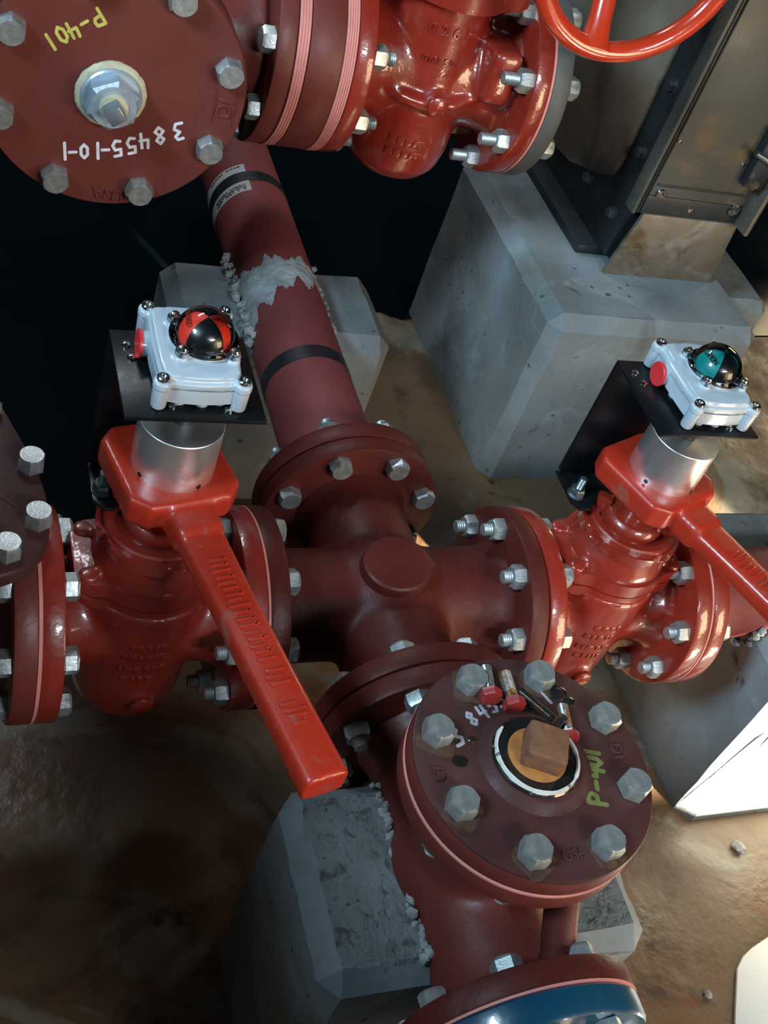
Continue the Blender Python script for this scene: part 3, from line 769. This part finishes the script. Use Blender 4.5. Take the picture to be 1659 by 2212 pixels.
for k in range(n):
    a0 = math.radians(130 + 250 * k / n); a1 = math.radians(130 + 250 * (k + 1) / n); w = .0034 + .0009 * math.sin(k * .7) + random.uniform(-.0005, .0005)
    vs = []
    for a in (a0, a1):
        for r, z in ((.0385 - w / 2, .0392), (.0385 - w / 4, .0418), (.0385 + w / 4, .0418), (.0385 + w / 2, .0385)): vs.append(bm.verts.new(PC @ V((r * math.cos(a), r * math.sin(a), z))))
    for i in range(3): bm.faces.new((vs[i], vs[i + 1], vs[i + 5], vs[i + 4]))
    bm.faces.new((vs[0], vs[4], vs[7], vs[3])); bm.faces.new(vs[:4]); bm.faces.new(vs[4:])
bmesh.ops.remove_doubles(bm, verts=bm.verts[:], dist=.0003)
part('white_sealant', bm, 'seal', bf)
bm = bmesh.new(); lathe(bm, [(0, .034), (.0285, .034), (.0285, .038), (.027, .0395), (.022, .0405), (0, .0410)], PC, 48)
pg = part('plug', bm, 'rust_orange', bf, label='orange rusted threaded plug')
bm = bmesh.new(); s = .0185; box(bm, (-s, -s, .040), (s, s, .063), .003, PC @ M.Translation((.002, -.001, 0)) @ M.Rotation(math.radians(-26), 4, 'Z'), 3); part('square_head', bm, 'rust', pg)
# raised casting letters
bm = bmesh.new()
def plate_text(body, pos, ang, size, depth=.0015): text_bm(body, size, depth, bm, M.Translation((pos[0], pos[1], zt)) @ M.Rotation(math.radians(ang), 4, 'Z'))
for tx in (('DI', (.088, YE + .004, 0), -90, .017), ('USA', (.004, YE - .090, 0), 8, .013), ('CI', (-.095, YE - .003, 0), 80, .016)):
    bm = bmesh.new(); plate_text(*tx); part('cast_letters', bm, 'plum', bf, smooth=False)
up = V((.013, .048, 0))
handwrite('paint_marking', [('P', (.047, -.375, zt), up), ('-', (.052, -.362, zt), up), ('4', (.056, -.349, zt), up), ('0', (.058, -.338, zt), up), ('1', (.060, -.327, zt), up)], 'yellow_dim', bf, (0, 0, 1), .0175, .0044, 'olive yellow P-401 in paint marker')
rt = V((1, .42, 0))
handwrite('paint_marking', [('3', (-.067, -.301, zt), (1, .3, 0))], 'white_dim', bf, (0, 0, 1), .018, .0034, 'worn white paint stroke')
handwrite('paint_marking', [('1', (.039, -.267, zt), (1, .5, 0))], 'white_dim', bf, (0, 0, 1), .013, .0028, 'worn white paint stroke')
handwrite('paint_marking', [('8', (-.046, -.284, zt), rt), ('4', (-.033, -.278, zt), rt), ('5', (-.021, -.272, zt), rt), ('5', (-.011, -.267, zt), rt)], 'white_dim', bf, (0, 0, 1), .014, .0028, 'worn white handwritten number')
for cx_, cy_, rr in ((-.071, -.325, .0075), (-.052, -.305, .004), (.052, -.262, .009), (.06, -.272, .006)):
    bm = bmesh.new(); lathe(bm, [(0, -.0003), (rr, -.0002), (rr * .8, .0006), (0, .0009)], M.Translation((cx_, cy_, zt)), 24, 1.2, .9); part('oil_drip', bm, 'greasy', bf)

# loose bolts lying on the blind flange
def loose(a, b, mt_s, mt_h, af, hh, r, label, ref=(0, 0, 1)):
    a = V(a); b = V(b); d = (b - a).normalized(); L_ = (b - a).length
    z = zt + af * .45
    a.z = zt + r + .0005; b.z = z
    t = thing('loose_bolt', label, 'bolt', (a.x, a.y, zt), 'loose bolts on the blind flange')
    mw = ax(b, b - a, ref)
    bm = bmesh.new(); threads(bm, r, 0, L_ * .98, ax(b, a - b), .0019, 20); part('threaded_shank', bm, mt_s, t)
    bm = bmesh.new(); hexhead(bm, af, hh, mw); part('hex_head', bm, mt_h, t)
loose((-.0165, -.233, 0), (-.0230, -.263, 0), 'thread', 'redhead', .0190, .008, .0057, 'short loose bolt with bright thread and red head, leftmost on the blind flange')
loose((.0000, -.241, 0), (-.0030, -.274, 0), 'thread_rusty', 'redhead', .0190, .008, .0064, 'loose bolt with rust-stained thread and red head, second from left on the blind flange')
loose((.008, -.262, 0), (.0310, -.2975, 0), 'greasy', 'greasy', .0180, .009, .0058, 'long black greasy loose bolt lying diagonally on the blind flange')
loose((.0475, -.280, 0), (.0400, -.312, 0), 'thread_rusty', 'redhead', .0170, .008, .0054, 'loose bolt with bluish tip and pinkish head, rightmost on the blind flange')

# ------------------------------------------------------------------ blue pump flange at the bottom edge
pu = thing('pump_inlet', 'glossy dark blue flanged pump inlet cut off by the bottom edge', 'pump', (0, YE - .3, 0))
yb = YE - .167
bm = bmesh.new(); lathe(bm, [(0, .0015), (.112, .0015), (.1145, .004), (.1145, .024), (.112, .028), (.090, .032), (.078, .040), (.070, .060), (.070, .20), (0, .20)], ax((0, yb, 0), (0, -1, 0)), 96)
part('flange', bm, 'blue', pu)
bm = bmesh.new()
lathe(bm, [(0, 0), (.12, 0), (.15, .03), (.15, .16), (.12, .19), (0, .19)], ax((.02, yb - .30, 0), (1, 0, 0)) @ M.Translation((0, 0, -.10)), 48)
cyl(bm, (0, yb - .15, 0), (0, yb - .25, 0), .07)
for sx_ in (-.09, .11): box(bm, (sx_ - .03, yb - .36, FLOOR), (sx_ + .03, yb - .24, -.06), .006)
part('added_casing', fuse(bm, .007, 6), 'blue', pu, angle=60)  # pump body out of view, added to block the low beam
bm = bmesh.new(); lathe(bm, [(0, .06), (.11, .06), (.11, .10), (.075, .12), (.075, .16), (.13, .17), (.135, .19), (.135, .42), (.12, .46), (0, .46)], M.Translation((-.03, yb - .34, 0)), 48); part('added_motor', bm, 'blue', pu)  # unseen motor, added and sized to shade the left floor
gasket(ft_, (0, yb, 0), (0, 1, 0), FR + .0003, .003)
bolts(pu, (0, yb, 0), (0, 1, 0), BC, FT, .030)

# ------------------------------------------------------------------ upper 6 inch run
XB, YB, ZB = -.28, .71, .33
XF, ZF, RF, BF = -.294, .343, .1515, .1315   # the branch flange pair is a size up
FR6, FT6, BC6 = .1397, .0254, .1207
t6 = thing('pipe_tee', 'large red tee fitting partly hidden behind the blind flange at the upper left', 'pipe fitting', (XB, YB, ZB))
bm = bmesh.new()
cyl(bm, (XB - .20, YB, ZB), (-.07, YB, ZB), .095); cyl(bm, (XB, YB, ZB), (XF, .515, ZF), .095)
for c_, d_ in (((XB, .555, ZB), (0, -1, 0)), ((-.13, YB, ZB), (1, 0, 0))): lathe(bm, [(.095, 0), (.097, .02), (.106, .034)], ax(c_, d_), 48)
part('body', fuse(bm, .006, 12), 'primer_top', t6, angle=60)
bm = bmesh.new(); flange(bm, (XF, .507, ZF), (0, 1, 0), RF, FT6); part('flange', bm, 'primer', t6)
bm = bmesh.new(); flange(bm, (-.064, YB, ZB), (-1, 0, 0), FR6, FT6); part('flange', bm, 'primer_top', t6)

b6 = thing('blind_flange', 'large red blind flange with white handwritten 38455-10-1, upper left corner', 'flange', (XB, .5, ZB))
bm = bmesh.new(); lathe(bm, [(0, 0), (RF - .003, 0), (RF - .0008, .0008), (RF, .003), (RF, .0235), (RF - .002, .026), (0, .026)], ax((XF, .507, ZF), (0, -1, 0)), 128)
part('plate', bm, 'flange_face', b6)
yf = .507 - .026
bolts(b6, (XF, .507, ZF), (0, -1, 0), BF, .026, FT6, ref=(1, 0, 0), phase=19.5, af=.0300, hh=.0165, nh=.018, st=.02)
bm = bmesh.new()
def face_text(body, x, z, ang, size, depth=.0016): text_bm(body, size, depth, bm, ax((x, yf, z), (0, -1, 0), (math.cos(math.radians(ang)), 0, math.sin(math.radians(ang)))))
face_text('USA', -.286, .2075, 176, .021); part('cast_letters', bm, 'flange_face', b6, smooth=False); bm = bmesh.new(); face_text('DI', -.166, .339, 85, .026)
box(bm, (-.024, -.013, -.001), (.024, -.0118, .0009), 0, ax((-.166, yf, .339), (0, -1, 0), (0, 0, 1))); box(bm, (-.024, .0118, -.001), (.024, .013, .0009), 0, ax((-.166, yf, .339), (0, -1, 0), (0, 0, 1)))
part('cast_letters', bm, 'flange_face', b6, smooth=False); bm = bmesh.new()
lathe(bm, [(0, -.001), (.010, -.001), (.010, .0005), (.0085, .0005), (.0085, .0002), (0, .0002)], ax((-.213, yf, .232), (0, -1, 0)), 20)
part('cast_mark', bm, 'flange_face', b6, smooth=False)
WT = [('3', .302, -.215), ('8', .2935, -.236), ('4', .284, -.253), ('5', .276, -.267), ('5', .270, -.283), ('-', .266, -.296), ('1', .2635, -.306), ('0', .261, -.320), ('-', .258, -.333), ('1', .258, -.3435)]
handwrite('paint_marking', [(c, (x, yf, z), (-1, 0, -.30 if i < 5 else -.14)) for i, (c, z, x) in enumerate(WT)], 'white', b6, (0, -1, 0), .0205, .0036, 'white handwritten 38455-10-1', [1.05, 1.05, .95, 1, 1, .9, 1., .85, .9, 1.05])
YT = [('P', .424, -.324), ('-', .416, -.337), ('4', .406, -.348), ('0', .399, -.359), ('1', .388, -.371)]
handwrite('paint_marking', [(c, (x, yf, z), (-1, 0, -.75)) for c, z, x in YT], 'yellow', b6, (0, -1, 0), .0185, .0036, 'yellow handwritten P-401')
PX, PZ = -.299, .338; PM = ax((PX, yf, PZ), (0, -1, 0), (1, 0, 0))
bm = bmesh.new(); n = 64; pr_ = []
lathe(bm, [(0, -.0005), (.0400, -.0005), (.0405, .003), (.038, .006), (.033, .007), (0, .007)], PM, 64)
for v in bm.verts: v.co += V((random.uniform(-.0006, .0006), random.uniform(-.0003, .0003), random.uniform(-.0006, .0006)))
part('sealant_ring', bm, 'seal_cream', b6, label='cream sealant ring')
bm = bmesh.new(); lathe(bm, [(0, .005), (.0345, .005), (.0345, .010), (.0325, .012), (0, .012)], PM, 56); hexhead(bm, .054, .020, PM @ M.Rotation(math.radians(25), 4, 'Z'), .011); hx = part('bushing', bm, 'galv_blue', b6, label='bluish galvanised hex bushing')
bm = bmesh.new(); lathe(bm, [(0, .030), (.0165, .030), (.016, .033), (0, .034)], PM, 40); part('sealant_ring', bm, 'seal_cream', hx)
bm = bmesh.new(); box(bm, (-.0095, -.0095, .032), (.0095, .0095, .052), .002, PM @ M.Rotation(math.radians(38), 4, 'Z'), 2); part('square_plug', bm, 'plug_grey', hx)

sp = thing('spacer_flange', 'red spacer ring clamped between two pink gaskets, left of the big gate valve', 'flange', (-.026, YB, ZB))
bm = bmesh.new(); lathe(bm, disc(FR6, 0, .046, .002), ax((-.047, YB, ZB), (1, 0, 0)), 128); part('ring', bm, 'primer_top', sp)
gasket(sp, (-.0555, YB, ZB), (1, 0, 0), FR6 + .0006, .015, 4); gasket(sp, (.0075, YB, ZB), (1, 0, 0), FR6 + .0006, .016, 5)

g6 = thing('gate_valve', 'large shiny red gate valve between pink gaskets at the top centre', 'valve', (.158, YB, ZB))
xa, xb_ = .0165, .300; xm = .158
bm = bmesh.new(); flange(bm, (xa, YB, ZB), (1, 0, 0), FR6, FT6); part('flange', bm, 'gloss', g6)
bm = bmesh.new(); flange(bm, (xb_ - FT6, YB, ZB), (1, 0, 0), FR6, FT6); part('flange', bm, 'gloss', g6)
bm = bmesh.new()
lathe(bm, [(0, -.165), (.03, -.164), (.058, -.156), (.072, -.138), (.078, -.11), (.080, -.06), (.080, 0), (.078, .05), (.074, .14), (0, .14)], M.Translation((xm, YB, ZB)), 64, 1.0, 1.05)
cyl(bm, (xa + .02, YB, ZB), (xb_ - .02, YB, ZB), .080)
for s in (-1, 1): lathe(bm, [(.080, 0), (.086, .03), (.100, .044)], ax((xm + s * .078, YB, ZB), (s, 0, 0)), 48)
# parting ridge around the body with a round boss, and the web towards the right flange
for k in range(2): pass
tube(bm, [(xm - .092, YB - .045, ZB + .010), (xm - .075, YB - .066, ZB - .004), (xm - .045, YB - .082, ZB - .016), (xm - .01, YB - .088, ZB - .021), (xm + .03, YB - .086, ZB - .018), (xm + .062, YB - .074, ZB - .006), (xm + .085, YB - .05, ZB + .015)], .0095, 16)
lathe(bm, [(.016, 0), (.016, .024), (.014, .027), (0, .027)], ax((xm + .004, YB - .07, ZB - .018), (0, -1, .1)), 32)
box(bm, (xm + .062, YB - .105, ZB - .002), (xm + .105, YB - .03, ZB + .075), .008)
b = fuse(bm, .0042, 8)
lathe(b, [(0, 0), (.0145, 0), (.0145, .007), (.013, .0085), (0, .0085)], ax((xm + .004, YB - .094, ZB - .016), (0, -1, .1)), 32)
part('body', b, 'gloss', g6, angle=60)
bm = bmesh.new(); prism(bm, [(x * 1.35, y * 1.6) for x, y in polar_outline()], .118, .143, .005, M.Translation((xm, YB, ZB)), 3)
part('bonnet_flange', bm, 'gloss', g6)
bm = bmesh.new(); lathe(bm, [(0, .140), (.085, .140), (.07, .20), (.045, .26), (.04, .33), (0, .33)], M.Translation((xm, YB, ZB)), 64); part('bonnet', bm, 'gloss', g6)
bm = bmesh.new()
def barrel_text(body, z, size, th0, rr):
    for i, ch in enumerate(body):
        th = th0 + (i - (len(body) - 1) / 2) * size * .82 / rr
        if ch == ' ': continue
        text_bm(ch, size, .0011, bm, ax((xm + rr * math.sin(th), YB - rr * 1.05 * math.cos(th), ZB + z), (math.sin(th), -math.cos(th), 0), (math.cos(th), math.sin(th), 0)))
for tx in (('0261', .080, .021, -.05, .0775), ('DN150', .040, .012, -.1, .0795), ('2', -.060, .014, -.02, .0795)):
    bm = bmesh.new(); barrel_text(*tx); part('cast_letters', bm, 'gloss', g6)
bm = bmesh.new()
for z, w_ in ((-.085, .045), (-.104, .042)):
    for th in (-.45, -.3, -.15, 0, .12):
        rr = .079 if z > -.09 else .0785
        box(bm, (-.0055, -.006, -.0012), (.0055, .006, .0012), .001, ax((xm + rr * math.sin(th), YB - rr * 1.05 * math.cos(th), ZB + z), (math.sin(th), -math.cos(th), -.1), (math.cos(th), math.sin(th), 0)))
part('cast_mark', bm, 'gloss', g6)
bolts(g6, (-.025, YB, ZB), (-1, 0, 0), BC6, .065, .068, af=.0290, hh=.0165, nh=.018, st=.014)
bolts(g6, (xb_ + .002, YB, ZB), (1, 0, 0), BC6, .030, FT6 + .002, af=.0290, hh=.0165, nh=.018, st=.022)
gasket(g6, (xb_ + .0015, YB, ZB), (1, 0, 0), FR6 + .0003, .004)

# ------------------------------------------------------------------ steel enclosure behind, on the big pedestal
st = thing('steel_tank_end', 'dark steel housing with bolted brown side panel, behind the steel column', 'steel housing', (.62, .95, .03))
cf = thing('companion_flange', 'dark grey steel flange bolted to the right end of the big gate valve', 'flange', (.315, YB, ZB))
bm = bmesh.new(); lathe(bm, disc(FR6, .0, .027, .002), ax((xb_ + .0035, YB, ZB), (1, 0, 0)), 96); part('plate', bm, 'steel_grey', cf)
bm = bmesh.new(); box(bm, (.600, .700, .046), (.800, 1.60, .95), .004); part('shell', bm, 'steel_dark', st)
bm = bmesh.new(); prism(bm, [(-1.5, .085), (-.96, .092), (-.90, .104), (-.82, .130), (-.770, .160), (-.764, .185), (-.764, .95), (-1.5, .95)], -.004, .010, .006, ax((.598, 0, 0), (-1, 0, 0), (0, -1, 0)), 3)
part('side_panel', bm, 'steel_panel', st)
bm = bmesh.new(); box(bm, (.560, .725, .030), (.800, 1.60, .046), .002); part('base_plate', bm, 'steel_dark', st)
for y, z in ((.731, .112), (.731, .227), (.735, .342), (.735, .457), (.735, .57), (.837, .113)):
    bm = bmesh.new(); mw = ax((.600, y, z), (-1, 0, 0)); lathe(bm, [(0, 0), (.012, 0), (.012, .002), (0, .002)], mw, 20); hexhead(bm, .016, .010, mw @ M.Translation((0, 0, .002))); part('hex_bolt', bm, 'zinc_dark', st)

sc = thing('steel_column', 'weathered grey-brown steel channel column standing on the largest concrete block', 'column', (.705, .66, .03))
bm = bmesh.new(); prism(bm, [(.593, .030), (.815, .030), (.806, .152), (.615, .152)], -.004, .004, .001, ax((0, .676, 0), (0, -1, 0), (1, 0, 0)), 2); part('base_plate', bm, 'steel_base', sc)
bm = bmesh.new(); box(bm, (.590, .672, .150), (.597, .700, .95), .0015); part('edge_flange', bm, 'steel', sc)
bm = bmesh.new(); box(bm, (.601, .676, .150), (.606, .700, .95), .001); part('edge_strip', bm, 'steel_dark', sc)
bm = bmesh.new(); box(bm, (.608, .674, .186), (.80, .684, .95), .0015); part('front_panel', bm, 'steel', sc)
bm = bmesh.new(); box(bm, (.608, .676, .150), (.80, .686, .1845), .0015); part('lower_panel', bm, 'steel_dark', sc)
bm = bmesh.new(); box(bm, (.612, .672, .205), (.785, .675, .2085), .0005); part('seam', bm, 'steel_dark', sc)
bm = bmesh.new(); box(bm, (.800, .640, .150), (.809, .700, .95), .002); part('right_flange', bm, 'steel_base', sc)
for x, z, r in ((.625, .193, .0085), (.782, .178, .0105), (.700, .167, .0055), (.612, .285, .004), (.75, .262, .004)):
    bm = bmesh.new(); mw = ax((x, .674 if z > .186 else .676, z), (0, -1, 0))
    if r > .007: ring(bm, [(r * .55, 0), (r, 0), (r, .004), (r * .8, .006), (r * .55, .006)], mw, 24); lathe(bm, [(0, 0), (r * .5, 0), (r * .5, .003), (0, .003)], mw, 20)
    else: lathe(bm, [(0, 0), (r, 0), (r * .8, .0025), (0, .003)], mw, 16)
    part('screw', bm, 'stainless', sc)
hg = thing('steel_clamp', 'small dark steel clamp with a projecting pin on the right side of the column', 'clamp', (.78, .665, .26))
bm = bmesh.new(); box(bm, (.758, .655, .232), (.799, .673, .335), .002); part('body', bm, 'steel_dark', hg)
bm = bmesh.new(); cyl(bm, (.742, .650, .296), (.83, .628, .272), .0055, seg=20); part('pin', bm, 'zinc_dark', hg)
bm = bmesh.new(); hexhead(bm, .018, .010, ax((.770, .655, .243), (0, -1, 0))); part('hex_bolt', bm, 'stainless', hg)

# handwheel in front of the column
hw = thing('handwheel', 'glossy orange-red spoked handwheel at the top right', 'handwheel', (.30, .50, .61))
HC = V((.299, .50, .608)); rw = .131
bm = bmesh.new(); tube(bm, [HC + V((rw * math.cos(2 * PI * k / 96), 0, rw * math.sin(2 * PI * k / 96))) for k in range(96)], .0135, 20, closed=True); part('rim', bm, 'wheel', hw)
for a in (-96, 24, 144):
    t = math.radians(a); e = V((math.cos(t), 0, math.sin(t)))
    bm = bmesh.new(); tube(bm, [HC + e * .012 + V((0, .055, 0)), HC + e * .05 + V((0, .045, 0)), HC + e * .10 + V((0, .016, 0)), HC + e * .118 + V((0, .006, 0)), HC + e * rw], [.018, .0155, .0145, .017, .022], 20); part('spoke', bm, 'wheel', hw)
bm = bmesh.new(); lathe(bm, [(0, -.03), (.026, -.03), (.028, -.02), (.028, .012), (.024, .016), (0, .016)], ax(HC + V((0, .055, 0)), (0, -1, 0)), 40); part('hub', bm, 'wheel', hw)
bm = bmesh.new(); cyl(bm, HC + V((0, .08, 0)), HC + V((0, .9, 0)), .012, seg=24); part('stem', bm, 'zinc', hw)

# ------------------------------------------------------------------ crumbs of concrete on the floor
def crumb(x, y, s, label):
    bm = bmesh.new(); bmesh.ops.create_icosphere(bm, subdivisions=2, radius=s)
    for v in bm.verts: v.co = v.co * random.uniform(.75, 1.15); v.co.z *= .6
    tag(part('concrete_crumb', bm, 'grout', None, M.Translation((x, y, FLOOR + s * .5)), angle=20), label, 'stone', 'crumbs on the floor')
crumb(.605, -.215, .011, 'pale mortar crumb on the floor in front of the sunlit concrete block')
crumb(.452, -.405, .006, 'small bright crumb on the brown floor left of the glaring slab')
crumb(.30, -.345, .004, 'tiny pale crumb on the brown floor beside the dark concrete saddle')

# ------------------------------------------------------------------ light
w = bpy.data.worlds.new('world'); SC.world = w; w.use_nodes = True
w.node_tree.nodes['Background'].inputs[0].default_value = (.30, .65, .85, 1); w.node_tree.nodes['Background'].inputs[1].default_value = .020
def look(o, tgt):
    d = V(tgt) - o.location; o.rotation_euler = d.to_track_quat('-Z', 'Y').to_euler()
def area(name, loc, tgt, sx, sy, e, col, spread=180):
    l = bpy.data.lights.new(name, 'AREA'); l.shape = 'RECTANGLE'; l.size = sx; l.size_y = sy; l.energy = e; l.color = col; l.spread = math.radians(spread)
    o = link(bpy.data.objects.new(name, l)); o.location = loc; look(o, tgt); return o
area('side_window_light', (-2.0, -.6, 1.85), (.45, .35, 0), .6, .6, 42, (.55, .82, 1.), 120)
area('overhead_light', (.55, -2.4, 1.75), (-.1, .3, 0), .9, .3, 20, (.82, .93, 1.), 120)
area('overhead_light', (-.6, 1.9, 2.3), (.2, .6, 0), .9, .25, 7.5, (.85, .93, 1.), 100)  # fill lamp, added to brighten the side panel and rear saddle
area('doorway_light', (3.2, 2.3, .95), (.6, .3, 0), .8, .9, 8, (1., .80, .50), 140)
area('doorway_light', (2.0, -2.3, .55), (.4, -.2, -.1), 1.0, 1.3, 24, (1., .74, .46), 120)
sl = bpy.data.lights.new('sun_beam', 'SPOT'); sl.energy = 13000; sl.color = (1., .84, .62); sl.spot_size = math.radians(13.); sl.spot_blend = .12; sl.shadow_soft_size = .02
so = link(bpy.data.objects.new('sun_beam', sl)); so.location = (1.85, -3.0, .60); look(so, (.82, -.30, -.25))

SC.view_settings.view_transform = 'Standard'; SC.view_settings.look = 'None'; SC.view_settings.gamma = 1; SC.view_settings.use_curve_mapping = False
SC.view_settings.exposure = 0.0
